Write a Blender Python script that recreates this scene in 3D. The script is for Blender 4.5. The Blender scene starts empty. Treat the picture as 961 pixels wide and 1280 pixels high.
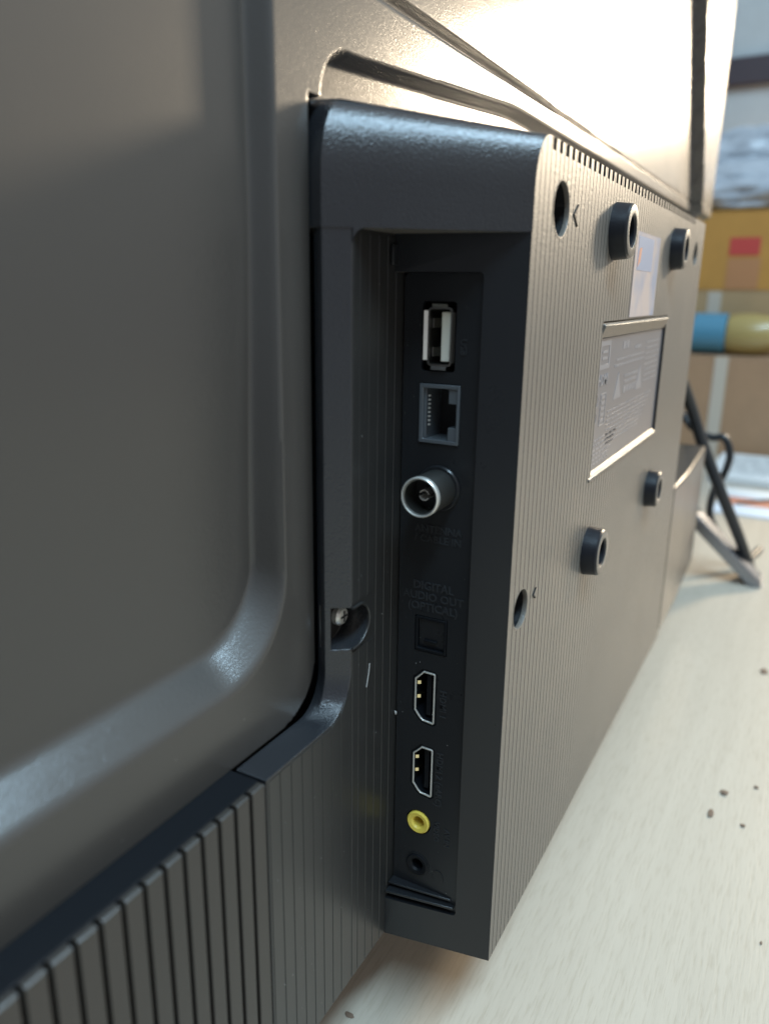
import bpy, bmesh, math, random
from mathutils import Vector, Matrix, noise
random.seed(7)
S = bpy.context.scene
C = S.collection
ZT = 235.0                                   # table top lies 235 mm under the measuring origin
def W(p): return Vector((p[0] * .001, p[1] * .001, (p[2] + ZT) * .001))

# ------------------------------------------------------------------ camera
cd = bpy.data.cameras.new('camera')
cam = bpy.data.objects.new('camera', cd); C.objects.link(cam)
RM = Matrix(((0.48624281, 0.23257597, -0.84230419), (-0.87372576, 0.14383808, -0.46466537), (0.01308541, 0.96188306, 0.27314785)))
cam.matrix_world = Matrix.Translation(W((-247.3741, -54.3404, -18.1822))) @ RM.to_4x4()
cd.sensor_fit = 'HORIZONTAL'; cd.sensor_width = 36.0
cd.lens = 36.0 * 970.3229 / 961.0
cd.clip_start = .005; cd.clip_end = 50
cd.dof.use_dof = True; cd.dof.focus_distance = .222
cd.dof.aperture_fstop = 13.5
S.camera = cam

# ------------------------------------------------------------------ light
w = bpy.data.worlds.new('World'); S.world = w; w.use_nodes = True
bg = w.node_tree.nodes['Background']
bg.inputs[1].default_value = .60
nt = w.node_tree            # plain room light: brighter towards the window side and above, dimmer behind and below
tc = nt.nodes.new('ShaderNodeTexCoord'); dp = nt.nodes.new('ShaderNodeVectorMath'); dp.operation = 'DOT_PRODUCT'
dp.inputs[1].default_value = Vector((.62, -.45, .64)).normalized()
rp = nt.nodes.new('ShaderNodeValToRGB'); mr_ = nt.nodes.new('ShaderNodeMapRange')
nt.links.new(tc.outputs['Generated'], dp.inputs[0]); mr_.inputs['From Min'].default_value = -1
nt.links.new(dp.outputs['Value'], mr_.inputs['Value']); nt.links.new(mr_.outputs['Result'], rp.inputs['Fac']); nt.links.new(rp.outputs['Color'], bg.inputs[0])
e_ = rp.color_ramp.elements; e_[0].position = .15; e_[0].color = (.24, .26, .305, 1); e_[1].position = .95; e_[1].color = (1, .96, .88, 1)
e2_ = e_.new(.55); e2_.color = (.54, .53, .56, 1)
def area(name, loc, to, sx, sy, power, col):
    l = bpy.data.lights.new(name, 'AREA'); l.shape = 'RECTANGLE'; l.size = sx; l.size_y = sy
    l.energy = power; l.color = col
    o = bpy.data.objects.new(name, l); C.objects.link(o)
    o.location = W(loc); o.rotation_euler = (W(to) - W(loc)).to_track_quat('-Z', 'Y').to_euler()
    return o
area('window_light', (1640, -480, 440), (0, 10, 0), .18, .18, 23, (1, .82, .59))
area('ceiling_light', (-250, -640, 1520), (-60, 10, -50), 2.0, .16, 50, (.54, .80, 1))
S.view_settings.view_transform = 'Standard'; S.view_settings.look = 'None'
S.view_settings.exposure = 0; S.view_settings.gamma = 1
S.render.engine = 'CYCLES'
S.cycles.max_bounces = 8; S.cycles.use_denoising = True

# ------------------------------------------------------------------ materials
def mat(name, col, rough=.5, metal=0, spec=.5, coat=0, trans=0, alpha=1):
    m = bpy.data.materials.new(name); m.use_nodes = True
    b = m.node_tree.nodes['Principled BSDF']
    b.inputs['Base Color'].default_value = (*col, 1); b.inputs['Roughness'].default_value = rough
    b.inputs['Metallic'].default_value = metal; b.inputs['Specular IOR Level'].default_value = spec
    b.inputs['Coat Weight'].default_value = coat; b.inputs['Transmission Weight'].default_value = trans
    b.inputs['Alpha'].default_value = alpha
    return m
def nd(m, t, **kw):
    n = m.node_tree.nodes.new(t)
    for k, v in kw.items():
        if k in n.inputs: n.inputs[k].default_value = v
        else: setattr(n, k, v)
    return n
def lk(m, a, b): m.node_tree.links.new(a, b)
def coords(m, scale=(1, 1, 1)):
    g = nd(m, 'ShaderNodeNewGeometry'); mp = nd(m, 'ShaderNodeMapping')
    mp.inputs['Scale'].default_value = scale; lk(m, g.outputs['Position'], mp.inputs['Vector'])
    return mp.outputs['Vector']
def grain(m, feature=.0007, height=.00006, strength=1.0, rvar=.08, cvar=.12, stretch=(1, 1, 1)):
    """moulded grain: fine bumps, uneven gloss, faint smudges"""
    b = m.node_tree.nodes['Principled BSDF']
    v = coords(m, stretch)
    n = nd(m, 'ShaderNodeTexNoise', Scale=1 / feature, Detail=2.0, Roughness=.55); lk(m, v, n.inputs['Vector'])
    bp = nd(m, 'ShaderNodeBump', Strength=strength, Distance=height)
    lk(m, n.outputs['Fac'], bp.inputs['Height']); lk(m, bp.outputs['Normal'], b.inputs['Normal']); lk(m, bp.outputs['Normal'], b.inputs['Coat Normal'])
    n2 = nd(m, 'ShaderNodeTexNoise', Scale=28.0, Detail=5.0, Roughness=.65); lk(m, coords(m), n2.inputs['Vector'])
    r0 = b.inputs['Roughness'].default_value
    mr = nd(m, 'ShaderNodeMapRange'); mr.inputs['To Min'].default_value = r0 - rvar; mr.inputs['To Max'].default_value = r0 + rvar
    lk(m, n2.outputs['Fac'], mr.inputs['Value']); lk(m, mr.outputs['Result'], b.inputs['Roughness'])
    c = b.inputs['Base Color'].default_value[:]
    mx = nd(m, 'ShaderNodeMix', data_type='RGBA')
    mx.inputs[6].default_value = tuple(x * (1 - cvar) for x in c[:3]) + (1,)
    mx.inputs[7].default_value = tuple(x * (1 + cvar) for x in c[:3]) + (1,)
    lk(m, n2.outputs['Fac'], mx.inputs[0]); lk(m, mx.outputs[2], b.inputs['Base Color'])
    return m
M = {}
M['panel'] = grain(mat('grained grey brown plastic', (.033, .027, .022), .66, spec=.70, coat=.95), .00055, .000048)
M['panel'].node_tree.nodes['Principled BSDF'].inputs['Coat Roughness'].default_value = .20
M['housing'] = grain(mat('grained charcoal plastic', (.020, .021, .024), .25, spec=.75), .00058, .00012, 1)
M['ribbed'] = grain(mat('ribbed charcoal plastic', (.140, .124, .106), .44, spec=.65), .0005, .00014, 1, stretch=(1, 1, .6))  # paler than the charcoal sides: grazing light on the face put into the colour
M['lower'] = grain(mat('satin charcoal plastic', (.022, .021, .020), .35, spec=.7), .0006, .00003, .8)
M['slat'] = grain(mat('satin grey slat plastic', (.038, .032, .027), .40, spec=.6), .0007, .00004, .8)
M['plate'] = grain(mat('smooth black plastic', (.014, .015, .017), .30, spec=.45), .0006, .00002, .5)
M['moulded_text'] = mat('raised black lettering', (.024, .026, .029), .42)
M['black'] = mat('black moulded plastic', (.005, .006, .008), .5, spec=.22)
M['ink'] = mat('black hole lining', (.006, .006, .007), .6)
M['steel'] = grain(mat('bright nickel', (.88, .86, .80), .36, .7), .002, .00001, .4)
M['steel_dark'] = grain(mat('dull steel', (.30, .29, .27), .34, 1), .002, .00001, .4)
M['barrel'] = grain(mat('dull dark nickel', (.16, .16, .15), .38, .9), .002, .00001, .4)
M['gold'] = mat('gold plated contact', (.95, .80, .46), .22, 1)
M['cream'] = grain(mat('cream connector plastic', (.72, .70, .60), .42), .001, .00001)
M['smoke'] = mat('smoky clear plastic', (.09, .10, .11), .16, spec=.7)
M['yellow'] = mat('yellow jack plastic', (.80, .62, .10), .38)
M['boss'] = grain(mat('black boss plastic', (.011, .012, .016), .36, spec=.35), .0008, .00004)
M['film'] = grain(mat('grey label film', (.16, .148, .155), .40, spec=.5), .003, .00001, .3)
M['print'] = mat('pale label print', (.24, .226, .238), .42)
M['cable'] = mat('black cable rubber', (.018, .020, .023), .38)
M['blue'] = mat('glossy blue tape', (.07, .22, .32), .35)
M['tape'] = mat('yellow tape', (.36, .27, .10), .32, coat=.1)
M['core'] = mat('grey card core', (.45, .40, .30), .7)
M['wall'] = grain(mat('grey painted wall', (.50, .53, .53), .8), .004, .0002)
M['rail'] = mat('dark wooden rail', (.055, .042, .050), .55)
M['foil_blue'] = mat('pale blue foil', (.34, .37, .48), .3)
M['paper'] = mat('white paper', (.72, .74, .74), .6)
M['paper_blue'] = mat('pale blue paper', (.60, .68, .78), .5)
M['red'] = mat('red print', (.50, .06, .05), .5)
M['ambered'] = mat('faded orange print', (.43, .20, .085), .6)
M['pinkred'] = mat('faded pink print', (.48, .20, .13), .6)
M['greyprint'] = mat('grey print', (.30, .32, .33), .6)
M['packtape'] = mat('buff packing tape', (.52, .46, .38), .30)
M['crumb'] = mat('brown crumb', (.17, .115, .08), .8)
M['dust'] = mat('pale dust', (.44, .43, .41), .8)
M['foot'] = grain(mat('satin grey stand metal', (.30, .32, .36), .27, 1), .0008, .00003)
def card(name, col):
    m = mat(name, col, .75); grain(m, .0015, .0002, .6, .05, .16, (1, 1, .15)); return m
M['card'] = card('brown cardboard', (.36, .22, .125)); M['amber'] = card('amber cardboard', (.47, .235, .05))
M['card_pale'] = card('pale cardboard', (.40, .27, .14))
def bag():
    m = mat('grey translucent polythene', (.42, .45, .49), .34, spec=.5)
    grain(m, .02, .004, .5, .06, .25); return m
M['bag'] = bag()
def laminate():
    m = mat('cream wood grain laminate', (.60, .565, .46), .40, spec=.45)
    b = m.node_tree.nodes['Principled BSDF']
    v = coords(m, (7, 170, 80)); n = nd(m, 'ShaderNodeTexNoise', Scale=1.0, Detail=6.0, Roughness=.62, Distortion=.5); lk(m, v, n.inputs['Vector'])
    v2 = coords(m, (85, 950, 400)); n2 = nd(m, 'ShaderNodeTexNoise', Scale=1.0, Detail=3.0, Roughness=.6); lk(m, v2, n2.inputs['Vector'])
    v3 = coords(m, (1.5, 6, 1)); n3 = nd(m, 'ShaderNodeTexNoise', Scale=2.0, Detail=3.0); lk(m, v3, n3.inputs['Vector'])
    cr = nd(m, 'ShaderNodeValToRGB'); lk(m, n.outputs['Fac'], cr.inputs['Fac'])
    e = cr.color_ramp.elements; e[0].position = .22; e[0].color = (.50, .435, .350, 1); e[1].position = .68; e[1].color = (.56, .49, .398, 1)
    cr2 = nd(m, 'ShaderNodeValToRGB'); lk(m, n2.outputs['Fac'], cr2.inputs['Fac'])
    e = cr2.color_ramp.elements; e[0].position = .34; e[0].color = (.87, .85, .82, 1); e[1].position = .50; e[1].color = (1, 1, 1, 1)
    mx = nd(m, 'ShaderNodeMix', data_type='RGBA', blend_type='MULTIPLY'); mx.inputs[0].default_value = .8
    lk(m, cr.outputs['Color'], mx.inputs[6]); lk(m, cr2.outputs['Color'], mx.inputs[7])
    mx2 = nd(m, 'ShaderNodeMix', data_type='RGBA', blend_type='MULTIPLY'); mx2.inputs[0].default_value = .22
    lk(m, mx.outputs[2], mx2.inputs[6]); lk(m, n3.outputs['Fac'], mx2.inputs[7]); lk(m, mx2.outputs[2], b.inputs['Base Color'])
    bp = nd(m, 'ShaderNodeBump', Strength=.7, Distance=.00012); lk(m, n2.outputs['Fac'], bp.inputs['Height']); lk(m, bp.outputs['Normal'], b.inputs['Normal'])
    return m
M['laminate'] = laminate()
def foil():
    """hologram sticker: flat print in pale blocks"""
    m = mat('pale hologram sticker', (.55, .55, .58), .25, spec=.6)
    b = m.node_tree.nodes['Principled BSDF']
    n = nd(m, 'ShaderNodeTexNoise', Scale=55.0, Detail=2.0); lk(m, coords(m), n.inputs['Vector'])
    cr = nd(m, 'ShaderNodeValToRGB'); lk(m, n.outputs['Fac'], cr.inputs['Fac'])
    e = cr.color_ramp.elements; e[0].position = .35; e[0].color = (.34, .36, .46, 1); e[1].position = .62; e[1].color = (.60, .48, .44, 1)
    lk(m, cr.outputs['Color'], b.inputs['Base Color']); return m
M['foil'] = foil()

# ------------------------------------------------------------------ mesh helpers (all in mm)
WL = {}
def link(o, parent=None):
    C.objects.link(o)
    wl = o.location.copy(); WL[o.name] = wl
    if parent is not None:
        o.parent = parent; o.location = wl - WL[parent.name]
    return o
def finish(bm, name, material, parent=None, at=None, smooth=30, bevel=0, seg=2):
    """bm holds mm coordinates; 'at' (mm) is the object's own origin"""
    at = at or (0, 0, 0)
    bmesh.ops.recalc_face_normals(bm, faces=bm.faces)
    o0 = W(at)
    for v in bm.verts: v.co = W(v.co) - o0
    me = bpy.data.meshes.new(name); bm.to_mesh(me); bm.free()
    if smooth:
        me.polygons.foreach_set('use_smooth', [True] * len(me.polygons)); me.set_sharp_from_angle(angle=math.radians(smooth))
    me.materials.append(M[material])
    o = bpy.data.objects.new(name, me); o.location = o0
    if bevel:
        b = o.modifiers.new('bevel', 'BEVEL'); b.width = bevel * .001; b.segments = seg; b.limit_method = 'ANGLE'; b.angle_limit = math.radians(35); b.harden_normals = False
    return link(o, parent)
def box(bm, x0, x1, y0, y1, z0, z1):
    vs = [bm.verts.new(p) for p in ((x0,y0,z0),(x1,y0,z0),(x1,y1,z0),(x0,y1,z0),(x0,y0,z1),(x1,y0,z1),(x1,y1,z1),(x0,y1,z1))]
    for f in ((0,3,2,1),(4,5,6,7),(0,1,5,4),(1,2,6,5),(2,3,7,6),(3,0,4,7)): bm.faces.new([vs[i] for i in f])
    return vs
def ax(axis, a, b, h):
    if axis == 'x': return (h, a, b)
    if axis == 'y': return (a, h, b)
    return (a, b, h)
def prism(bm, pts, axis, h0, h1):
    """pts: 2D outline in the plane normal to axis (x: y,z / y: x,z / z: x,y)"""
    A = [bm.verts.new(ax(axis, a, b, h0)) for a, b in pts]; B = [bm.verts.new(ax(axis, a, b, h1)) for a, b in pts]
    n = len(pts)
    for i in range(n): bm.faces.new((A[i], A[(i+1) % n], B[(i+1) % n], B[i]))
    bm.faces.new(A[::-1]); bm.faces.new(B)
def ring(bm, outer, inner, axis, h0, h1):
    """closed band between two outlines of equal point count"""
    n = len(outer); R = [[bm.verts.new(ax(axis, a, b, h)) for a, b in o] for o, h in ((outer, h0), (outer, h1), (inner, h1), (inner, h0))]
    for k in range(4):
        P, Q = R[k], R[(k+1) % 4]
        for i in range(n): bm.faces.new((P[i], P[(i+1) % n], Q[(i+1) % n], Q[i]))
def circ(cx, cy, r, n=32, ry=None): return [(cx + r * math.cos(2*math.pi*i/n), cy + (ry or r) * math.sin(2*math.pi*i/n)) for i in range(n)]
def rrect(a0, a1, b0, b1, r, n=4):
    out = []
    for cx, cy, t0 in ((a1-r, b1-r, 0), (a0+r, b1-r, 90), (a0+r, b0+r, 180), (a1-r, b0+r, 270)):
        for k in range(n + 1):
            t = math.radians(t0 + 90 * k / n); out.append((cx + r*math.cos(t), cy + r*math.sin(t)))
    return out
def inset(pts, d):
    n = len(pts); ar = sum(pts[i][0]*pts[(i+1)%n][1] - pts[(i+1)%n][0]*pts[i][1] for i in range(n)); s = 1 if ar > 0 else -1
    out = []
    for i in range(n):
        p, q, r = Vector(pts[i-1]), Vector(pts[i]), Vector(pts[(i+1) % n])
        e1 = (q-p).normalized(); e2 = (r-q).normalized()
        n1 = Vector((-e1.y, e1.x))*s; n2 = Vector((-e2.y, e2.x))*s
        b = (n1+n2); b = b / max(.3, b.length_squared) * 2
        out.append((q.x + b.x*d, q.y + b.y*d))
    return out
def lathe(bm, prof, axis, centre, n=40):
    """prof: list of (radius, h) along axis, closed loop"""
    rows = []
    for r, h in prof:
        rows.append([bm.verts.new(ax(axis, centre[0] + r*math.cos(2*math.pi*i/n), centre[1] + r*math.sin(2*math.pi*i/n), h)) for i in range(n)])
    m = len(rows)
    for k in range(m):
        P, Q = rows[k], rows[(k+1) % m]
        for i in range(n): bm.faces.new((P[i], P[(i+1) % n], Q[(i+1) % n], Q[i]))
def tube(bm, pts, r, n=12, sub=8):
    P = [Vector(p) for p in pts]; path = []
    for i in range(len(P)-1):
        p0, p1, p2, p3 = P[max(0,i-1)], P[i], P[i+1], P[min(len(P)-1,i+2)]
        for k in range(sub):
            t = k/sub; path.append(.5*((2*p1)+(p2-p0)*t+(2*p0-5*p1+4*p2-p3)*t*t+(3*p1-p0-3*p2+p3)*t**3))
    path.append(P[-1]); rows = []; up = Vector((1, .2, .1))
    for i, p in enumerate(path):
        t = (path[min(i+1,len(path)-1)] - path[max(i-1,0)]).normalized()
        a = t.cross(up).normalized(); b = t.cross(a).normalized()
        rows.append([bm.verts.new(p + r*(math.cos(2*math.pi*k/n)*a + math.sin(2*math.pi*k/n)*b)) for k in range(n)])
    for P_, Q in zip(rows, rows[1:]):
        for i in range(n): bm.faces.new((P_[i], P_[(i+1)%n], Q[(i+1)%n], Q[i]))
    bm.faces.new(rows[0][::-1]); bm.faces.new(rows[-1])
def cut(o, bm):
    """subtract the closed solids in bm (mm) from object o"""
    bmesh.ops.recalc_face_normals(bm, faces=bm.faces)
    off = WL[o.name]
    for v in bm.verts: v.co = W(v.co)
    me = bpy.data.meshes.new('cutter'); bm.to_mesh(me); bm.free()
    c = bpy.data.objects.new('cutter', me); C.objects.link(c)
    par, loc = o.parent, o.location.copy()
    o.parent = None; o.location = off
    md = o.modifiers.new('cut', 'BOOLEAN'); md.operation = 'DIFFERENCE'; md.solver = 'EXACT'; md.object = c
    bpy.context.view_layer.update()
    new = bpy.data.meshes.new_from_object(o.evaluated_get(bpy.context.evaluated_depsgraph_get()))
    o.modifiers.remove(md); old = o.data; nm = old.name; o.data = new; bpy.data.meshes.remove(old); new.name = nm
    bpy.data.objects.remove(c); bpy.data.meshes.remove(me)
    o.parent = par; o.location = loc
    return o
def shade(o, ang=30):
    me = o.data; me.polygons.foreach_set('use_smooth', [True]*len(me.polygons)); me.set_sharp_from_angle(angle=math.radians(ang))
def part(name, material, parent, build, **kw):
    bm = bmesh.new(); build(bm); return finish(bm, name, material, parent, **kw)
def empty(name, at, label, cat, group=None):
    o = bpy.data.objects.new(name, None); o.empty_display_size = .02; o.location = W(at); link(o)
    o['label'] = label; o['category'] = cat
    if group: o['group'] = group
    return o
def tag(o, label, cat, group=None):
    o['label'] = label; o['category'] = cat
    if group: o['group'] = group
    return o
def copy_tree(o, parent, d):
    c = o.copy(); C.objects.link(c)
    wl = WL[o.name] + (Vector(d) * .001); WL[c.name] = wl
    if parent is not None: c.parent = parent; c.location = wl - WL[parent.name]
    else: c.location = wl
    for ch in [x for x in bpy.data.objects if x.parent == o]: copy_tree(ch, c, d)
    return c
def lettering(text, size, parent, material, origin, right, up, depth=.12, align='CENTER', name='lettering', sx=1.0, bold=0):
    """raised letters as real mesh: origin in mm, right/up = unit directions of the writing"""
    cu = bpy.data.curves.new('t', 'FONT'); cu.body = text; cu.size = size; cu.align_x = align; cu.align_y = 'CENTER'
    cu.extrude = depth; cu.offset = bold; cu.resolution_u = 2; cu.space_line = .95
    to = bpy.data.objects.new('t', cu); C.objects.link(to); bpy.context.view_layer.update()
    me = bpy.data.meshes.new_from_object(to.evaluated_get(bpy.context.evaluated_depsgraph_get()))
    bpy.data.objects.remove(to); bpy.data.curves.remove(cu)
    r, u = Vector(right).normalized(), Vector(up).normalized(); n = r.cross(u)
    bm = bmesh.new(); bm.from_mesh(me); bpy.data.meshes.remove(me)
    for v in bm.verts: v.co = Vector(origin) + r*v.co.x*sx + u*v.co.y + n*v.co.z
    return finish(bm, name, material, parent, at=origin, smooth=0)

# ------------------------------------------------------------------ room: table, wall
table = part('table', 'laminate', None, lambda bm: box(bm, -700, 1450, -700, 520, -260, -235), bevel=2)
tag(table, 'cream wood grain table top that the television stands on', 'table')
wall = part('wall', 'wall', None, lambda bm: box(bm, 1500, 1580, -180, 1900, -900, 1900)); wall['kind'] = 'structure'
part('wall_rail', 'rail', wall, lambda bm: box(bm, 1484, 1499.5, -180, 1900, 363, 411), bevel=3)

# ------------------------------------------------------------------ television
tv = empty('television', (50, 45, -204), 'dark grey flat television seen from behind, standing on the pale table', 'television')

# --- main back panel: a moulded relief, y grows into the set
def sst(t): t = min(1, max(0, t)); return t*t*(3-2*t)
def smin(d, r): return d
def panel_y(x, z):
    y = 45.0
    # recessed field on the left: rounded corner of radius 22 at (-113.5, -101)
    cx, cz, R = -113.5 - 22, -101 + 22, 22
    if x > cx and z < cz:
        dx, dz = x - cx, z - cz; L = math.hypot(dx, dz); d = L - R; nz = abs(dz)/max(L, 1e-6)
    elif z < cz - 0 and x <= cx: d = (-101) - z; nz = 1
    elif x > cx: d = x + 113.5; nz = 0
    else: d = max(x + 113.5, -101 - z); nz = 1 if (-101 - z) > x + 113.5 else 0
    run = 2.8 + 5.4 * nz
    # wall with a rounded shoulder above and a wide fillet below
    t = -d / run
    if t > -.25:
        k = .22; u_ = min(1, max(0, (t + .12) / 1.12))   # plane wall between two tight fillets
        f = u_*u_/(2*k) if u_ < k else (1-k - (1-u_)**2/(2*k) if u_ > 1-k else u_ - k/2)
        y += (5.0 + 2.6 * sst((5 - z) / 85)) * f / (1-k)
    # pocket round the terminal housing: rounded upper left corner
    ex, ez, r = -97.0, 31.6 + min(9, max(0, (x + 85) * .085)), 11.0
    cx, cz = ex + r, ez - r
    if x < cx and z > cz: d = math.hypot(x - cx, z - cz) - r
    else: d = max(ex - x, z - ez)
    y += 4.6 * sst((-d + .4) / 2.6) if d < .4 else 0
    # seam groove over the housing
    if x > -110:
        zc = 47.2; hw = max(.55, 1.9 - max(0, x + 67) * .0058)
        y += 1.9 * max(0, 1 - abs(z - zc) / hw)
    # raised outer rim on the right
    xb = 397.6 - (z - 37.4) * .687
    y -= 7.0 * sst((x - xb) / 3.0 + .5)
    # rim ends above the lower covers: rounded corner of radius 15 at (-99.6,-119.6)
    cx, cz, r = -100.9 - 15, -119.4 + 15, 15
    if x > -97.5: e = -119.4 - z if z < -119.4 else -1
    if x > cx and x < -60 and z < cz: e = math.hypot(x - cx, z - cz) - r
    elif x <= cx: e = -119.4 - z
    else: e = (x + 100.9) if z < 21 and x < 200 else -1
    if x > 200: e = -119.4 - z
    if e > -.9 and z < 21: y += 8.5 * sst((e + .9) / 1.3) if x < -60 or z < -100 else 0
    return y
def span(segs):
    out = []
    for a, b, s in segs:
        n = max(1, round((b-a)/s)); out += [a + (b-a)*i/n for i in range(n)]
    return out + [segs[-1][1]]
GX = span([(-300, -150, 3), (-150, -126, 1.0), (-126, -84, .45), (-84, -40, 1.5), (-40, 270, 5), (270, 440, 1.5)])
GZ = span([(-204, -126, 13), (-126, -80, .5), (-80, 10, 2.0), (10, 26, .5), (26, 52, .33), (52, 270, 5)])
def back(bm):
    nx, nz = len(GX), len(GZ)
    g = [[bm.verts.new((x, panel_y(x, z), z)) for z in GZ] for x in GX]
    for i in range(nx-1):
        for j in range(nz-1): bm.faces.new((g[i][j], g[i+1][j], g[i+1][j+1], g[i][j+1]))
    edge = [g[i][0] for i in range(nx)] + [g[nx-1][j] for j in range(1, nz)] + [g[i][nz-1] for i in range(nx-2, -1, -1)] + [g[0][j] for j in range(nz-2, 0, -1)]
    back_ = [bm.verts.new((v.co.x, 66, v.co.z)) for v in edge]; n = len(edge)
    for i in range(n): bm.faces.new((edge[i], back_[i], back_[(i+1) % n], edge[(i+1) % n]))
    bm.faces.new(back_)
part('back_panel', 'panel', tv, back, smooth=50)
part('front_frame', 'black', tv, lambda bm: box(bm, -340, 444, 66.5, 78, -206, 274), bevel=1.5)

# --- terminal housing: one closed loft from the foot to the rounded top
PITCH, XL, XR = 3.3, -74.6, 181.0
def outline(layer):
    z, cxs, up, top = layer
    if not up: pts = [(-79.9, 60), (-79.9, 36.05), (cxs, 5)]
    else:
        i = cxs - XL
        pts = [(-97 + i*.9, 60), (-103.1 + i*.9, 41.3), (cxs, 5)]
    x = XL
    while x < XR - PITCH:
        for a, y in ((2.96, 5), (3.03, 5.2), (3.22, 5.2), (3.3, 5)): pts.append((max(x + a, cxs + .02), y))
        x += PITCH
    pts += [(XR, 5), (XR + 6, 8), (XR + 6, 60)]
    return [(a, b, z + (top * .135 * (b - 5))) for a, b in pts]
layers = [(-204, -74.0, False, 0), (-100, -74.9, False, 0), (-5.2, -74.9, False, 0), (-5.2, -74.6, True, 0), (3.4, -74.6, True, .3)]
for k in range(1, 9):
    a = math.radians(90*k/8); layers.append((3.4 + 12.2*math.sin(a), -74.6 + 8.2*(1-math.cos(a)), True, .3 + .7*k/8))
def loft(bm):
    rows = [[bm.verts.new(p) for p in outline(l)] for l in layers]; n = len(rows[0])
    for P, Q in zip(rows, rows[1:]):
        for i in range(n): bm.faces.new((P[i], P[(i+1) % n], Q[(i+1) % n], Q[i]))
    bm.faces.new(rows[0][::-1]); bm.faces.new(rows[-1])
    bmesh.ops.remove_doubles(bm, verts=bm.verts, dist=.004)
    bmesh.ops.dissolve_degenerate(bm, edges=bm.edges, dist=.003)
housing = part('terminal_housing', 'ribbed', tv, loft, smooth=25)
HOLES = [(-54.7, 1.3, 6.6), (-66.0, -97.2, 5.7), (159.0, .7, 6.6)]
c_ = bmesh.new()
for x, z, r in HOLES:
    if x < 150: prism(c_, circ(x, z, r, 36), 'y', 0, 30)
prism(c_, rrect(-90, 400, 0, 0, 0) if False else [(-4.5, -26), (102, -26), (102, -74.2), (-4.5, -74.2)], 'y', 0, 6.3)
prism(c_, rrect(15.1, 36.7, -191.3, -13.6, 1.0), 'x', -95, -62)
cut(housing, c_)
c_ = bmesh.new()
x = -64.2
while x < 150: box(c_, x, x + 2.3, 2, 20, 13.0, 30); x += 5.0
cut(housing, c_)
c_ = bmesh.new(); prism(c_, circ(159.0, .7, 5.6, 36), 'y', 0, 30); cut(housing, c_)
shade(housing, 28)
# the smooth end faces of the housing use the un-ribbed grain
housing.data.materials.append(M['housing']); housing.data.materials.append(M['ink']); housing.data.materials.append(M['plate'])
for p in housing.data.polygons:
    n = p.normal; c = p.center * 1000
    if n.x < -.25 or n.z > .3: p.material_index = 1 if c.z > -5.4 else 3
    if -72 < c.x < 179 and c.z > -196 and c.y > 7.2 and n.z < .9: p.material_index = 2     # inside of holes and slots: their shade put in as black colour
housing['label'] = 'ribbed charcoal terminal housing with side sockets'
def hole_lip(bm, x, z, r): lathe(bm, [(r+.05, 5.3), (r+.05, 4.92), (r-.35, 4.95), (r-.5, 5.5), (r-.4, 6.2), (r+.05, 6.2)], 'y', (x, z), 40)
for x, z, r in HOLES:
    part('hole_rim', 'ribbed', housing, lambda bm: hole_lip(bm, x, z, r if x < 150 else 5.6), at=(x, 5, z))
def chevron(bm, x, z, s, h):
    for sg in (1, -1):
        prism(bm, [(x, z), (x + s, z + sg*h), (x + s + .7, z + sg*h), (x + .8, z)], 'y', 4.7, 5.2)
for x, z, s, h in ((-44.6, 1.0, 3.4, 2.6), (-56.6, -96.6, 2.0, 1.5)):
    part('arrow_mark', 'ink', housing, lambda bm: chevron(bm, x, z, s, h), at=(x, 5, z), smooth=0)

def corner(bm):
    T = Vector((.617, -.787, 0)); N = Vector((.787, .617, 0)); A = Vector((-99.0, 36.05, -5.15)) - N*.03; R_ = 3.0
    pts = [(0, 0)] + [(R_ - R_*math.sin(math.radians(t)), -R_ + R_*math.cos(math.radians(t))) for t in range(0, 91, 15)]
    F = [bm.verts.new(A + T*a + Vector((0, 0, b))) for a, b in pts]; B = [bm.verts.new(A + T*a + N*1.6 + Vector((0, 0, b))) for a, b in pts]
    n = len(pts)
    for i in range(n): bm.faces.new((F[i], F[(i+1) % n], B[(i+1) % n], B[i]))
    bm.faces.new(F[::-1]); bm.faces.new(B)
part('corner_fillet', 'housing', housing, corner, smooth=30)

# --- wall mount bosses
def boss(bm): lathe(bm, [(8.2, 5.6), (8.2, 4.4), (7.9, 2), (7.75, .5), (7.3, 0), (4.9, 0), (4.35, .5), (4.3, 5.6)], 'y', (0, 0), 48)
b0 = part('mount_boss', 'boss', tv, boss, at=(0, 0, 0), smooth=35)
part('boss_rim', 'ribbed', b0, lambda bm: lathe(bm, [(7.3, .05), (7.3, -.1), (7.1, -.2), (4.95, -.2), (4.75, 0), (4.75, .05)], 'y', (0, 0), 48), at=(0, 0, 0))  # ring in the lit face tone: light on the boss front put into colour
part('threaded_insert', 'ink', b0, lambda bm: prism(bm, circ(0, 0, 4.4, 32), 'y', 3.4, 5.5), at=(0, 0, 0))
for d in ((100, 0, 0), (0, 0, -100), (100, 0, -100)): copy_tree(b0, tv, d)

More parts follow.
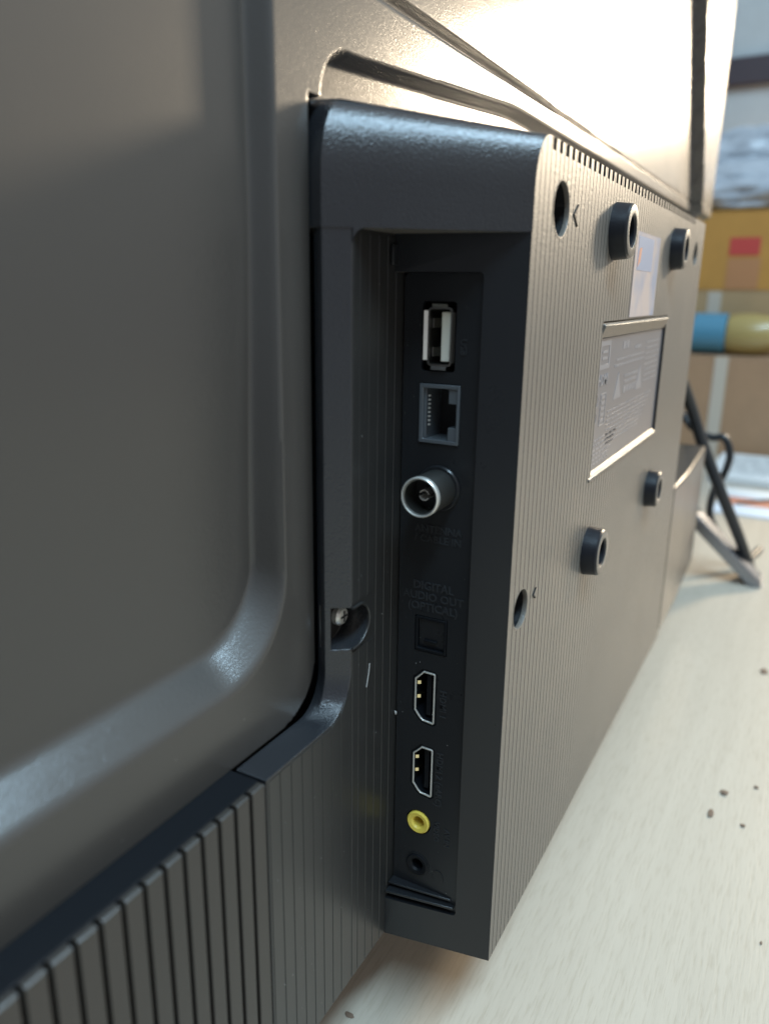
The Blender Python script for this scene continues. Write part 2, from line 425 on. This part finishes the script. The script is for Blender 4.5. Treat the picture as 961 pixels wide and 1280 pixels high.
# --- rating label in its pocket, hologram sticker above it
lab = part('rating_label', 'film', tv, lambda bm: box(bm, -4.3, 101.8, 6.05, 6.28, -74.0, -31.3), at=(48, 6, -52), smooth=0)
def ramp(bm):
    prism(bm, [(4.1, -27.2), (6.2, -26.1), (6.2, -31.0), (5.6, -31.1)], 'x', -4.0, 101.6)
part('label_ridge', 'ribbed', housing, ramp, bevel=.25)
part('label_sill', 'ribbed', housing, lambda bm: prism(bm, [(4.5, -74.8), (6.2, -73.2), (6.2, -75.6), (4.5, -75.6)], 'x', -7, 101), bevel=.2)
Y0, Y1 = 5.96, 6.04
def q(bm, x0, x1, z0, z1): box(bm, x0, x1, Y0, Y1, z0, z1)
def blocks(bm):
    ring(bm, rrect(-1.5, 12, -41, -32.2, .8), rrect(0, 10.5, -39.5, -33.7, .6), 'y', Y0, Y1); q(bm, 2, 8.5, -38, -37.2); q(bm, 2, 8.5, -36, -35.2)
    ring(bm, circ(-1, -50.5, 2.4, 24), circ(-1, -50.5, 2.0, 24), 'y', Y0, Y1); ring(bm, circ(-1.6, -56, 2.4, 24), circ(-1.6, -56, 2.0, 24), 'y', Y0, Y1)
    ring(bm, rrect(4.3, 11.5, -59.5, -48.8, .6), rrect(4.8, 11, -59, -49.3, .4), 'y', Y0, Y1)
    for k in range(5): q(bm, 5.6, 10.2, -58.2 + k*1.9, -57.2 + k*1.9)
part('print_emblem', 'print', lab, blocks, smooth=0)
for x in (27, 62): part('warning_triangle', 'print', lab, lambda bm: prism(bm, [(x-5.2, -52.6), (x+5.2, -52.6), (x, -43.6)], 'y', Y0, Y1), at=(x, 6, -50), smooth=0)
def fine(bm):
    rr = random.Random(3)
    rows = [(36, 58, -46.2, 1.0), (37, 57, -48.2, .9), (36, 58, -51.6, 2.2), (20, 66, -41.6, .8), (22, 66, -39.6, .7), (30, 40, -36, 2.6), (50, 60, -37, 1.3)]
    rows += [(15, 88 - k*3, -56.2 - k*1.55, .55) for k in range(8)] + [(-4 + .2*k, 30 - 2*k, -64 - k*1.55, .6) for k in range(6)] + [(70, 96, -36 - k*2.1, .6) for k in range(8)]
    for a, b, z, h in rows:
        x = a
        while x < b:
            l = rr.uniform(1.2, 4.5); q(bm, x, min(b, x+l), z, z+h); x += l + rr.uniform(.4, .9)
part('fine_print', 'print', lab, fine, smooth=0)
lettering('HDMI', 5.0, lab, 'print', (5.4, 5.98, -44.6), (1, 0, 0), (0, 0, 1), .04, name='lettering', bold=.12)
st = part('hologram_sticker', 'foil', tv, lambda bm: box(bm, 29, 70, 4.78, 4.93, -25.4, 2.3), at=(50, 5, -12), smooth=0)
part('sticker_panel', 'foil_blue', st, lambda bm: box(bm, 33, 58, 4.70, 4.77, -10, 1), smooth=0)
part('sticker_mark', 'pinkred', st, lambda bm: prism(bm, [(33.5, -9), (37.5, -7), (38.5, -2.5), (35, -3)], 'y', 4.63, 4.695), smooth=0)

# --- lower covers
def cover_outline(x0, x1, ztop):
    return [(x0, -204), (x1, -204), (x1, ztop), (x0, ztop)]
def arc_pts():
    r = 11; cx, cz = -99 - r, -118.9 + r
    return [(cx + r*math.cos(math.radians(t)), cz + r*math.sin(math.radians(t))) for t in range(0, -91, -9)]
def top_at(x):
    r = 11; cx, cz = -110, -107.9
    if x <= cx: return -118.9
    if x >= -99: return -5.3
    return cz - math.sqrt(max(0, r*r - (x-cx)**2))
cov = [(-133.6, -204), (-74.5, -204), (-74.5, -5.3), (-99, -5.3)] + arc_pts() + [(-133.6, -118.9)]
def cover(bm):
    cov2 = cov[:2] + [(-74.5, -2.5), (-98.95, -2.5)] + arc_pts() + [cov[-1]]
    A = []; B = []; D = []
    for a, b in cov2:
        k = 0
        if -100 < a < -98 and b > -108.5: k = 1
        elif -110.2 < a <= -98 and b < -107: k = max(0, min(1, (a + 110) / 11)) ** 1.0
        A.append(bm.verts.new((a, 36.3, b))); B.append(bm.verts.new((a - 4.0*k, 41.4, b))); D.append(bm.verts.new((a - 2.2*k, 44.6, b)))
    n = len(A)
    for P, Q in ((A, B), (B, D)):
        for i in range(n): bm.faces.new((P[i], P[(i+1) % n], Q[(i+1) % n], Q[i]))
    bm.faces.new(A[::-1]); bm.faces.new(D)
lower = part('lower_cover', 'lower', tv, cover, smooth=30)
c_ = bmesh.new()
notch = [(-102, -91.6), (-97.5, -91.9)] + [(-97.6 + 6.9*math.cos(math.radians(t)), -97.0 + 5.6*math.sin(math.radians(t))) for t in range(65, -91, -13)] + [(-102, -102.6)]
prism(c_, notch, 'y', 30, 43.6); cut(lower, c_)
bv = lower.modifiers.new('bevel', 'BEVEL'); bv.width = .0007; bv.segments = 3; bv.limit_method = 'ANGLE'; bv.angle_limit = math.radians(40); bv.harden_normals = True
shade(lower, 40)
lower.data.materials.append(M['housing'])
for p in lower.data.polygons:
    if p.normal.y > -.97 and p.center.y * 1000 > 36.32: p.material_index = 1
lower['label'] = 'charcoal lower cover with fine moulded ribs and rounded inner corner'
def nx_edge(z):
    t = (z + 97.0) / 5.6
    return -97.6 + 6.9*math.sqrt(max(0, 1 - t*t)) + .6
def ribs(bm):
    x = -133.0; p = 4.15
    while x < -77.5:
        a, b = x, x + p - .24
        if a > -99.2 - p and a < -98.6: a = max(a, -98.6)
        if b - a > .8:
            ta, tb = top_at(a) - .75, top_at(b) - .75
            if a < -98.7 and b > -99: b = -99.3; tb = top_at(b) - .75
            segs = [(-203.7, ta, tb)]
            if a > -99 and a < -90.6: segs = [(-203.7, -103.6, -103.6), (-90.8, ta, tb)]
            for z0, za, zb in segs:
                vs = [(a, 36.35, z0), (b, 36.35, z0), (b, 36.35, zb), (a, 36.35, za), (a+.1, 36.14, z0), (b-.1, 36.14, z0), (b-.1, 36.14, zb), (a+.1, 36.14, za)]
                V = [bm.verts.new(v) for v in vs]
                for f in ((0,1,2,3),(7,6,5,4),(0,4,5,1),(1,5,6,2),(2,6,7,3),(3,7,4,0)): bm.faces.new([V[i] for i in f])
        x += p
part('moulded_rib', 'lower', lower, ribs, smooth=0)['kind'] = 'stuff'
def tab_rim(bm):
    out = notch[1:-1]; 
    path = [(a, 36.0, b) for a, b in [(-99, -91.75)] + out + [(-99, -102.6)]]
    tube(bm, path, .38, 8, 3)
part('notch_rim', 'lower', lower, tab_rim, smooth=60)
sc = part('screw', 'steel', tv, lambda bm: lathe(bm, [(2.5, 43.5), (2.5, 42.2), (2.0, 41.5), (1.1, 41.3), (.01, 41.3), (.01, 43.5)], 'y', (-94.2, -96.8), 24), at=(-94.2, 42, -96.8))
part('screw_slot', 'ink', sc, lambda bm: (box(bm, -95.6, -92.8, 41.22, 41.4, -97.05, -96.55), box(bm, -94.45, -93.95, 41.2, 41.38, -98.2, -95.4)), smooth=0)

lou = part('louvre_panel', 'black', tv, lambda bm: box(bm, -300, -134.6, 37.6, 50, -204, -118.6), bevel=.4)
lou['label'] = 'lower left panel of upright grey slats under a dark ledge'
def slat(bm):
    w = 3.75
    prof = [(0, 37.7), (0, 36.12), (.14, 36.0), (w-.14, 36.0), (w, 36.12), (w, 37.7)]
    rows = []
    for z, dy in ((-204, 0), (-119.6, 0), (-119.25, .1), (-118.95, .5)):
        rows.append([bm.verts.new((a, max(b, 36.0 + dy) if b < 37.6 else b, z)) for a, b in prof])
    n = 6
    for P, Q in zip(rows, rows[1:]):
        for i in range(n): bm.faces.new((P[i], P[(i+1)%n], Q[(i+1)%n], Q[i]))
    bm.faces.new(rows[0][::-1]); bm.faces.new(rows[-1])
bm = bmesh.new(); slat(bm)
for v in bm.verts: v.co.x -= 138.55
s0 = finish(bm, 'slat', 'slat', lou, at=(-138.55, 36, -204), smooth=20)
for k in range(1, 32): copy_tree(s0, lou, (-4.9*k, 0, 0))
part('slat_end_strip', 'slat', lou, lambda bm: box(bm, -137.9+3.4, -134.5, 36.05, 37.55, -204, -119.4) if False else box(bm, -137.6+2.9 + .0, -134.55 + .35, 36.15, 37.55, -204, -119.4), bevel=.2)
# right-hand lower bulge beyond the housing
def bulge(bm):
    o = [(187.6, 5.6), (235, 5.2), (330, 8.0), (330, 46), (187.6, 46)]
    prism(bm, o, 'z', -204, -119)
sb = part('speaker_cover', 'lower', tv, bulge, bevel=1.6)
sb['label'] = 'smooth lower cover on the far side of the housing'

# --- port plate and its sockets (the plate faces -x)
PX = -75.25
plate = part('port_plate', 'plate', tv, lambda bm: prism(bm, rrect(15.2, 35.8, -191.2, -13.7, 1.4), 'x', PX, PX + 1.2), at=(PX, 25, -100), smooth=30)
HD = [(24.3, -.35), (24.65, 0), (27.8, .1), (28.7, -.9), (30.35, -2.5), (30.35, -12.2), (28.8, -14.2), (27.8, -15.0), (24.65, -15.3), (24.3, -14.95)]
def hd(z): return [(a, z + b) for a, b in HD]
c_ = bmesh.new()
prism(c_, rrect(22.0, 30.9, -36.6, -20.2, .8), 'x', -80, -70)
prism(c_, rrect(20.1, 31.2, -54.4, -39.4, .3), 'x', -80, -70)
prism(c_, rrect(21.3, 30.8, -111.2, -100.8, .3), 'x', -80, -70)
for z in (-117.0, -140.2): prism(c_, inset(hd(z), -.7), 'x', -80, -70)
for z in (-164.9, -179.3): prism(c_, circ(28.1, z, 3.9, 32), 'x', -80, -70)
cut(plate, c_); shade(plate, 30)
c_ = bmesh.new(); prism(c_, circ(25.2, -65.5, 4.0, 32), 'x', -80, -70); cut(plate, c_); shade(plate, 30)
def ledge(bm):
    prism(bm, [(PX + .2, 36.0), (PX + .2, 15.8), (PX - 1.3, 15.8), (PX - 4.8, 36.0)], 'z', -189.3, -188.5)
    prism(bm, [(PX + .2, 36.0), (PX + .2, 17), (PX - .5, 17), (PX - 3.0, 36.0)], 'z', -187.4, -186.7)
part('ledge_rib', 'plate', plate, ledge, bevel=.15)
part('moulded_tab', 'plate', housing, lambda bm: box(bm, -82.5, -74.9, 35.2, 36.0, -12.2, -7.6), bevel=.2)

usb = part('usb_port', 'steel_dark', tv, lambda bm: ring(bm, rrect(22.9, 29.3, -35.3, -21.5, 1.0), rrect(23.35, 28.85, -34.85, -21.95, .7), 'x', PX - .25, PX + 12), at=(PX, 26, -28.4))
part('backing', 'ink', usb, lambda bm: box(bm, PX + 8.6, PX + 9, 22.95, 29.25, -35.2, -21.6), smooth=0)
part('tongue', 'cream', usb, lambda bm: box(bm, PX + .6, PX + 8.5, 23.75, 26.1, -34.2, -22.6), bevel=.15)
def flange(bm, side):
    if side == 'l': prism(bm, [(PX - .2, 29.25), (PX - .75, 30.15), (PX - .5, 30.3), (PX + .1, 29.35)], 'z', -33.9, -22.3)
    if side == 'r': prism(bm, [(PX - .2, 22.95), (PX - .6, 22.15), (PX - .3, 22.1), (PX + .1, 22.85)], 'z', -34.3, -22.6)
    if side == 't': prism(bm, [(PX - .2, -21.6), (PX - .6, -20.75), (PX - .3, -20.65), (PX + .1, -21.5)], 'y', 24.2, 28.2)
    if side == 'b': prism(bm, [(PX - .2, -35.2), (PX - .6, -36.15), (PX - .3, -36.25), (PX + .1, -35.3)], 'y', 24.2, 28.2)
for s in 'lrtb': part('flange', 'steel' if s in 'l' else 'steel_dark', usb, lambda bm: flange(bm, s), smooth=0)
for z in (-25.2, -32): part('spring', 'steel_dark', usb, lambda bm: prism(bm, [(PX + 1.0, 28.3), (PX + 4, 27.0), (PX + 7, 28.3), (PX + 7, 28.6), (PX + 1, 28.6)], 'z', z - 1.1, z + 1.1), smooth=0)

eth = part('ethernet_port', 'smoke', tv, lambda bm: ring(bm, [(20.3, -54.2), (31.0, -54.2), (31.0, -39.6), (20.3, -39.6)], [(21.0, -53.2), (30.0, -53.2), (30.0, -40.6), (21.0, -40.6)], 'x', PX - .5, PX + 12), at=(PX, 25.6, -47), bevel=.15)
part('backing', 'ink', eth, lambda bm: box(bm, PX + 9, PX + 9.4, 20.5, 30.8, -54, -39.8), smooth=0)
for z0, z1 in ((-44.2, -40.5), (-53.3, -50.0)):
    part('latch_shoulder', 'smoke', eth, lambda bm: box(bm, PX - .1, PX + 8, 20.9, 23.3, z0, z1), bevel=.15)
part('inner_floor', 'smoke', eth, lambda bm: box(bm, PX + .4, PX + 9, 29.4, 30.05, -53.2, -40.6), bevel=.1)
p0 = part('contact_pin', 'steel', eth, lambda bm: box(bm, PX + .25, PX + .9, 28.45, 28.85, -42.75, -42.35), at=(PX, 28, -42.6), smooth=0)
for k in range(1, 8): copy_tree(p0, eth, (0, 0, -1.02*k))

ant = part('antenna_socket', 'barrel', tv, lambda bm: lathe(bm, [(4.95, PX + 1), (4.95, PX - 9.4), (4.75, PX - 10.6), (4.45, PX - 10.6), (4.2, PX - 10.4), (4.15, PX - 1), (4.9, PX + 1)], 'x', (25.2, -65.5), 48), at=(PX, 25.2, -65.5), smooth=40)
ant['label'] = 'round metal aerial socket standing out from the port plate'
part('collar', 'plate', ant, lambda bm: lathe(bm, [(5.9, PX + .3), (5.9, PX - .5), (5.6, PX - .9), (5.0, PX - .9), (5.0, PX + .3)], 'x', (25.2, -65.5), 40))
part('socket_rim', 'steel', ant, lambda bm: lathe(bm, [(4.98, PX - 9.6), (4.98, PX - 10.7), (4.8, PX - 11.0), (4.6, PX - 11.0), (4.45, PX - 10.7), (4.45, PX - 9.6)], 'x', (25.2, -65.5), 48))
part('insulator', 'ink', ant, lambda bm: prism(bm, circ(25.2, -65.5, 4.2, 32), 'x', PX - 4.2, PX - 2), smooth=0)
def cpin(bm):
    for t0 in (25, 205):
        A = [math.radians(t0 + k*14) for k in range(11)]
        prism(bm, [(25.2 + 1.35*math.cos(a), -65.5 + 1.35*math.sin(a)) for a in A] + [(25.2 + 1.15*math.cos(a), -65.5 + 1.15*math.sin(a)) for a in A[::-1]], 'x', PX - 8.2, PX - 4)
part('centre_contact', 'steel', ant, cpin, smooth=40)

opt = part('optical_port', 'black', tv, lambda bm: ring(bm, rrect(21.5, 30.6, -111.0, -101.0, .4), rrect(22.2, 29.9, -110.2, -101.8, .3), 'x', PX - .2, PX + 6), at=(PX, 26, -106), bevel=.1)
part('shutter_flap', 'plate', opt, lambda bm: prism(bm, [(PX + .25, -101.9), (PX + .9, -101.9), (PX + 1.4, -110.1), (PX + .9, -110.1)], 'y', 22.3, 29.8), bevel=.12)
part('flap_catch', 'black', opt, lambda bm: box(bm, PX + .1, PX + 1.2, 24.4, 28.2, -108.3, -107.7), bevel=.1)

def hdmi(z):
    o = hd(z)
    h = part('hdmi_port', 'steel', tv, lambda bm: ring(bm, o, inset(o, .40), 'x', PX - .15, PX + .35), at=(PX, 27.3, z - 7.5), bevel=.08)
    part('inner_shell', 'black', h, lambda bm: ring(bm, inset(o, .02), inset(o, .42), 'x', PX + .36, PX + 9), at=(PX, 27.3, z - 7.5), smooth=0)  # metal walls coloured black: shade inside the socket put into the colour
    part('surround', 'black', h, lambda bm: ring(bm, inset(o, -.7), inset(o, -.05), 'x', PX + .25, PX + 3), at=(PX, 27.3, z - 7.5))
    part('backing', 'ink', h, lambda bm: prism(bm, inset(o, .1), 'x', PX + 8, PX + 8.4), at=(PX, 27.3, z - 7.5), smooth=0)
    part('tongue', 'black', h, lambda bm: box(bm, PX + 1.2, PX + 8, 25.9, 27.3, z - 13.6, z - 1.4), at=(PX, 27.3, z - 7.5), bevel=.1)
    for dz in (-4.0, -8.2):
        part('contact_spring', 'gold', h, lambda bm: prism(bm, [(PX + .5, 29.8), (PX + 1.0, 29.0), (PX + 3, 28.7), (PX + 3, 29.8)], 'z', z + dz - .5, z + dz + .5), at=(PX, 27.3, z - 7.5), smooth=0)
    return h
hdmi(-117.0); hdmi(-140.2)
def jack(name, z, ringmat, inner):
    j = part(name, ringmat, tv, lambda bm: lathe(bm, [(3.45, PX + 2), (3.45, PX - .35), (3.1, PX - .6), (2.1, PX - .45), (1.65, PX + .1), (1.6, PX + 6), (3.45, PX + 6)], 'x', (28.1, z), 40), at=(PX, 28.1, z), smooth=35)
    part('bore', inner, j, lambda bm: prism(bm, circ(28.1, z, 1.65, 24), 'x', PX + 4.5, PX + 5.5), at=(PX, 28.1, z), smooth=0)
    return j
jack('video_jack', -164.9, 'yellow', 'ink')['label'] = 'yellow video jack'
j = jack('headphone_jack', -179.3, 'black', 'ink')
part('groove_ring', 'plate', j, lambda bm: lathe(bm, [(3.85, PX + .3), (3.85, PX - .2), (3.5, PX - .2), (3.5, PX + .3)], 'x', (28.1, -179.3), 40))

# moulded lettering on the plate; reading direction is -y, or downward for the turned lines
R0, U0 = (0, -1, 0), (0, 0, 1)
PT = PX - .02
lettering('ANTENNA\n/ CABLE IN', 2.75, plate, 'moulded_text', (PT, 24.9, -77.9), R0, U0, .2, bold=.05)
lettering('DIGITAL\nAUDIO OUT\n(OPTICAL)', 3.1, plate, 'moulded_text', (PT, 25.8, -95.3), R0, U0, .2, bold=.05)
lettering('HDMI 1', 2.6, plate, 'moulded_text', (PT, 21.9, -125.5), (0, 0, -1), (0, -1, 0), .2, bold=.05)
lettering('HDMI 2 (eARC)', 2.6, plate, 'moulded_text', (PT, 22.2, -149), (0, 0, -1), (0, -1, 0), .2, bold=.05)
lettering('AV IN', 2.3, plate, 'moulded_text', (PT, 19.2, -167), (0, 0, -1), (0, -1, 0), .2, bold=.05)
lettering('VIDEO', 2.3, plate, 'moulded_text', (PT, 22.4, -166), (0, 0, -1), (0, -1, 0), .2, bold=.05)
lettering('USB', 2.2, plate, 'moulded_text', (PT, 20.0, -30.5), (0, 0, -1), (0, -1, 0), .2, bold=.05)
def headphones(bm):
    A = [math.radians(-60 + k*20) for k in range(16)]
    cy, cz = 21.6, -180.6
    A = [math.radians(90 + (k-6)*24) for k in range(13)]
    prism(bm, [(cy + 1.7*math.sin(a - math.pi/2) * 1, cz + 1.7*math.cos(a - math.pi/2)) for a in A[2:11]] + [(cy + 1.35*math.sin(a - math.pi/2), cz + 1.35*math.cos(a - math.pi/2)) for a in A[2:11][::-1]], 'x', PT - .14, PT + .1)
    for s in (1, -1): box(bm, PT - .14, PT + .1, cy + s*1.55 - .35, cy + s*1.55 + .35, cz - 1.6, cz - .2)
part('headphone_symbol', 'plate', plate, headphones, smooth=0)

# --- stand leg under the far end
def leg(bm):
    for y0, z0, y1, z1 in ((44, -163, -38.5, -234.9), (30, -176, 118, -234.9)):
        d = Vector((y1-y0, z1-z0)).normalized(); n = Vector((-d.y, d.x)) * (4.8 if d.x > 0 else -4.8)
        o = [(y0 + n.x, z0 + n.y), (y1 + n.x*.6 - d.x*4, max(-234.9, z1 + 5)), (y1, z1), (y1 - d.x*12, z1), (y0 - n.x, z0 - n.y)]
        prism(bm, o, 'x', 384, 404)
part('stand_leg', 'foot', tv, leg, bevel=1.0)

# dust on the lower cover and in the recess
def dust(bm):
    rr = random.Random(5)
    for k in range(120):
        f = rr.random(); s = rr.choice((.04, .05, .06, .07, .11))
        if f < .62: p = (rr.uniform(-131, -80), 35.97, rr.uniform(-200, -12))
        elif f < .94: p = (PX - .03, rr.uniform(16, 35.5), rr.uniform(-186, -16))
        else: p = (rr.uniform(-180, -102), 44.9, rr.uniform(-116, -104))
        if p[0] < -99 and p[1] < 40 and p[2] > -121: continue
        bmesh.ops.create_icosphere(bm, subdivisions=0 or 1, radius=s, matrix=Matrix.Translation(p) @ Matrix.Rotation(rr.random()*3, 4, 'Y') @ Matrix.Diagonal((rr.uniform(.6, 1.6), .5, rr.uniform(.6, 2.0), 1)))
    for p, s in (((-76.2, 35.6, -131.4), .55), ((-76.6, 35.7, -130.8), .3)):
        bmesh.ops.create_icosphere(bm, subdivisions=1, radius=s, matrix=Matrix.Translation(p) @ Matrix.Diagonal((.8, .5, 1.1, 1)))
    tube(bm, [(-90.6, 35.9, -110), (-91.3, 35.85, -113), (-92.2, 35.9, -116)], .13, 5, 4)
part('dust', 'dust', tv, dust, smooth=0)['kind'] = 'stuff'

# ------------------------------------------------------------------ cables
def mk_cable(name, pts, r, label):
    o = part(name, 'cable', None, lambda bm: tube(bm, pts, r, 14, 10), smooth=60); return tag(o, label, 'cable')
mk_cable('power_cable', [(250, 40.5, -58), (310, 39, -60), (350, 36, -70), (372, 27.5, -96), (380, 15.5, -128), (383, -1.5, -164), (394, -17, -199), (412, -28, -230.3)], 4.4, 'thicker black cable hanging behind the television down to the table')
mk_cable('thin_cable', [(470, 52, -118), (436, 42, -112), (425, 30, -122), (421, 15, -127.6), (420, 5, -127), (419, -.8, -140), (420, 1.7, -156), (421, 7.4, -170), (420, 8.8, -188), (422, 4.2, -201), (424, -6, -213.5), (432, -20, -226), (446, -24, -231.9), (480, -30, -231.9)], 3.0, 'thinner black cable making a loop beside the far edge of the television')

# ------------------------------------------------------------------ things on the table beyond
def carton(name, x0, x1, y0, y1, z0, z1, material, label, top='card_pale'):
    e = empty(name, ((x0+x1)/2, (y0+y1)/2, z0), label, 'box')
    part('carton_body', material, e, lambda bm: box(bm, x0, x1, y0, y1, z0, z1 - 3), bevel=1.5)
    m = (x0+x1)/2
    part('flap', material, e, lambda bm: box(bm, x0, m - .8, y0, y1, z1 - 2.9, z1), bevel=1)
    part('flap', material, e, lambda bm: box(bm, m + .8, x1, y0, y1, z1 - 2.9, z1), bevel=1)
    return e
cb = carton('cardboard_box', 925, 1000, -140, 240, -234.8, -97, 'card', 'low brown cardboard box carrying the blue and yellow tape rolls')
part('packing_tape', 'packtape', cb, lambda bm: box(bm, 924.4, 924.9, 58, 75, -234.5, -98), smooth=0)
cr = carton('cardboard_box', 1004, 1330, -160, 260, -234.8, -10, 'card_pale', 'taller pale brown cardboard box behind the tape rolls, under the amber box')
part('packing_tape', 'packtape', cr, lambda bm: box(bm, 1003.3, 1003.9, 86, 104, -234.5, -12), smooth=0)
am = carton('amber_box', 1006, 1320, -170, 270, -9.8, 98, 'amber', 'amber cardboard box with a red label under the grey bags')
part('shipping_label', 'ambered', am, lambda bm: box(bm, 1005.4, 1005.9, 41, 84, -8, 34), smooth=0)
part('red_stripe', 'red', am, lambda bm: box(bm, 1005.3, 1005.9, 44, 84, 38, 62), smooth=0)
def roll(name, material, y0, y1, x, z, label):
    o = part(name, material, None, lambda bm: lathe(bm, [(26.5, y0), (28, y0+1.5), (28, y1-1.5), (26.5, y1), (20, y1), (20, y0)], 'y', (x, z), 40), at=(x, (y0+y1)/2, z), smooth=40)
    tag(o, label, 'tape')
    part('core', 'core', o, lambda bm: lathe(bm, [(20, y0+.3), (20, y1-.3), (18, y1-.3), (18, y0+.3)], 'y', (x, z), 32), at=(x, (y0+y1)/2, z))
    return o
roll('tape_roll', 'blue', 68, 112, 958, -68.8, 'blue tape roll lying on the low cardboard box')
def yroll(bm):
    lathe(bm, [(16, -6), (21, 4), (26, 18), (28.5, 34), (28, 54), (25, 66.5), (12, 66.5), (12, -6)], 'y', (958, -68.8), 40)
yr = part('tape_roll', 'tape', None, yroll, at=(958, 40, -67.3), smooth=40); tag(yr, 'yellow glossy tape roll beside the blue one on the low box', 'tape')
part('core', 'core', yr, lambda bm: lathe(bm, [(11.9, -5), (11.9, 66), (10, 66), (10, -5)], 'y', (958, -68.8), 32))
# crumpled grey bags on the amber box
def bagmesh(bm, cx, cy, cz, rx, ry, rz, seed):
    bmesh.ops.create_icosphere(bm, subdivisions=5, radius=1)
    for v in bm.verts:
        p = v.co.copy(); o = Vector((seed, seed*1.7, 0))
        k = 1 + .30*noise.noise(p*1.6 + o) + .16*abs(noise.noise(p*3.6 + o)) + .06*noise.noise(p*9 + o)
        q_ = Vector((p.x*rx, p.y*ry, p.z*rz)) * k
        v.co = Vector((cx, cy, cz)) + Vector((q_.x, q_.y, max(q_.z, -rz*.62)))
b1 = part('plastic_bag', 'bag', None, lambda bm: bagmesh(bm, 1150, 60, 98.3 + 45*.62, 110, 190, 45, 2.3), at=(1150, 60, 98.3), smooth=180)
tag(b1, 'flattened grey plastic bag lying directly on the amber box', 'bag')
b2 = part('plastic_bag', 'bag', None, lambda bm: bagmesh(bm, 1200, 90, 150 + 52*.62, 90, 150, 52, 7.1), at=(1200, 90, 150), smooth=180)
tag(b2, 'rumpled grey plastic bag heaped on top of the flattened bag', 'bag')
# papers
wb = part('flat_carton', 'paper', None, lambda bm: box(bm, 748, 905, -120, 48, -234.9, -226), at=(820, 0, -235), bevel=.8)
tag(wb, 'flat white carton with grey print lying in front of the brown box', 'carton')
def lines(bm):
    rr = random.Random(9)
    for k in range(7):
        y = -110; x = 775 + k*17
        while y < 30:
            l = rr.uniform(8, 26); box(bm, x, x + 6.5, y, min(32, y+l), -225.98, -225.9); y += l + rr.uniform(2, 5)
part('print_line', 'greyprint', wb, lines, smooth=0)
lf = part('leaflet', 'paper_blue', None, lambda bm: box(bm, 600, 722, -150, 24, -234.9, -233.2), at=(660, -40, -235)); tag(lf, 'pale blue and white leaflet with a red band flat on the table', 'leaflet')
part('red_band', 'pinkred', lf, lambda bm: box(bm, 640, 676, -149, 22, -233.15, -233.08), smooth=0)
part('white_band', 'paper', lf, lambda bm: box(bm, 690, 721, -149, 23, -233.15, -233.08), smooth=0)
mk_cable('black_cord', [(640, 4, -232), (668, -20, -231.8), (700, -60, -232), (720, -130, -232.6)], 1.5, 'thin black cord lying across the leaflet')
for i, (x, y, rx, ry, rz, lb) in enumerate(((94.1, -43.7, 2.0, 1.7, 1.0, 'rounded dark crumb nearest the middle of the bare table'), (75.3, -40.3, 3.4, 1.2, .7, 'long dark splinter crumb, largest on the table'), (73.7, -53.2, 1.2, 1.1, .6, 'tiny brown crumb in front of the splinter'),
        (106, -56, 1.3, 1.0, .6, 'tiny brown crumb behind the rounded one'), (233.9, -50.7, 4.2, 2.2, .6, 'flat reddish crumb far along the table near the edge of view'), (-85.8, 44.7, .9, 1.6, .4, 'little dark flake beneath the lower cover'), (9.1, -64.9, .9, .4, .3, 'small dark chip on the nearest part of the table'))):
    def cr_(bm):
        bmesh.ops.create_icosphere(bm, subdivisions=2, radius=1)
        for v in bm.verts:
            k = 1 + .45*noise.noise(v.co*1.8 + Vector((i*3.1, 0, 0))); v.co = Vector((x + v.co.x*rx*k, y + v.co.y*ry*k, -234.95 + rz*.5 + v.co.z*rz*.5))
    tag(part('crumb', 'crumb', None, cr_, at=(x, y, -235), smooth=50), lb, 'crumb', 'crumbs on the table')
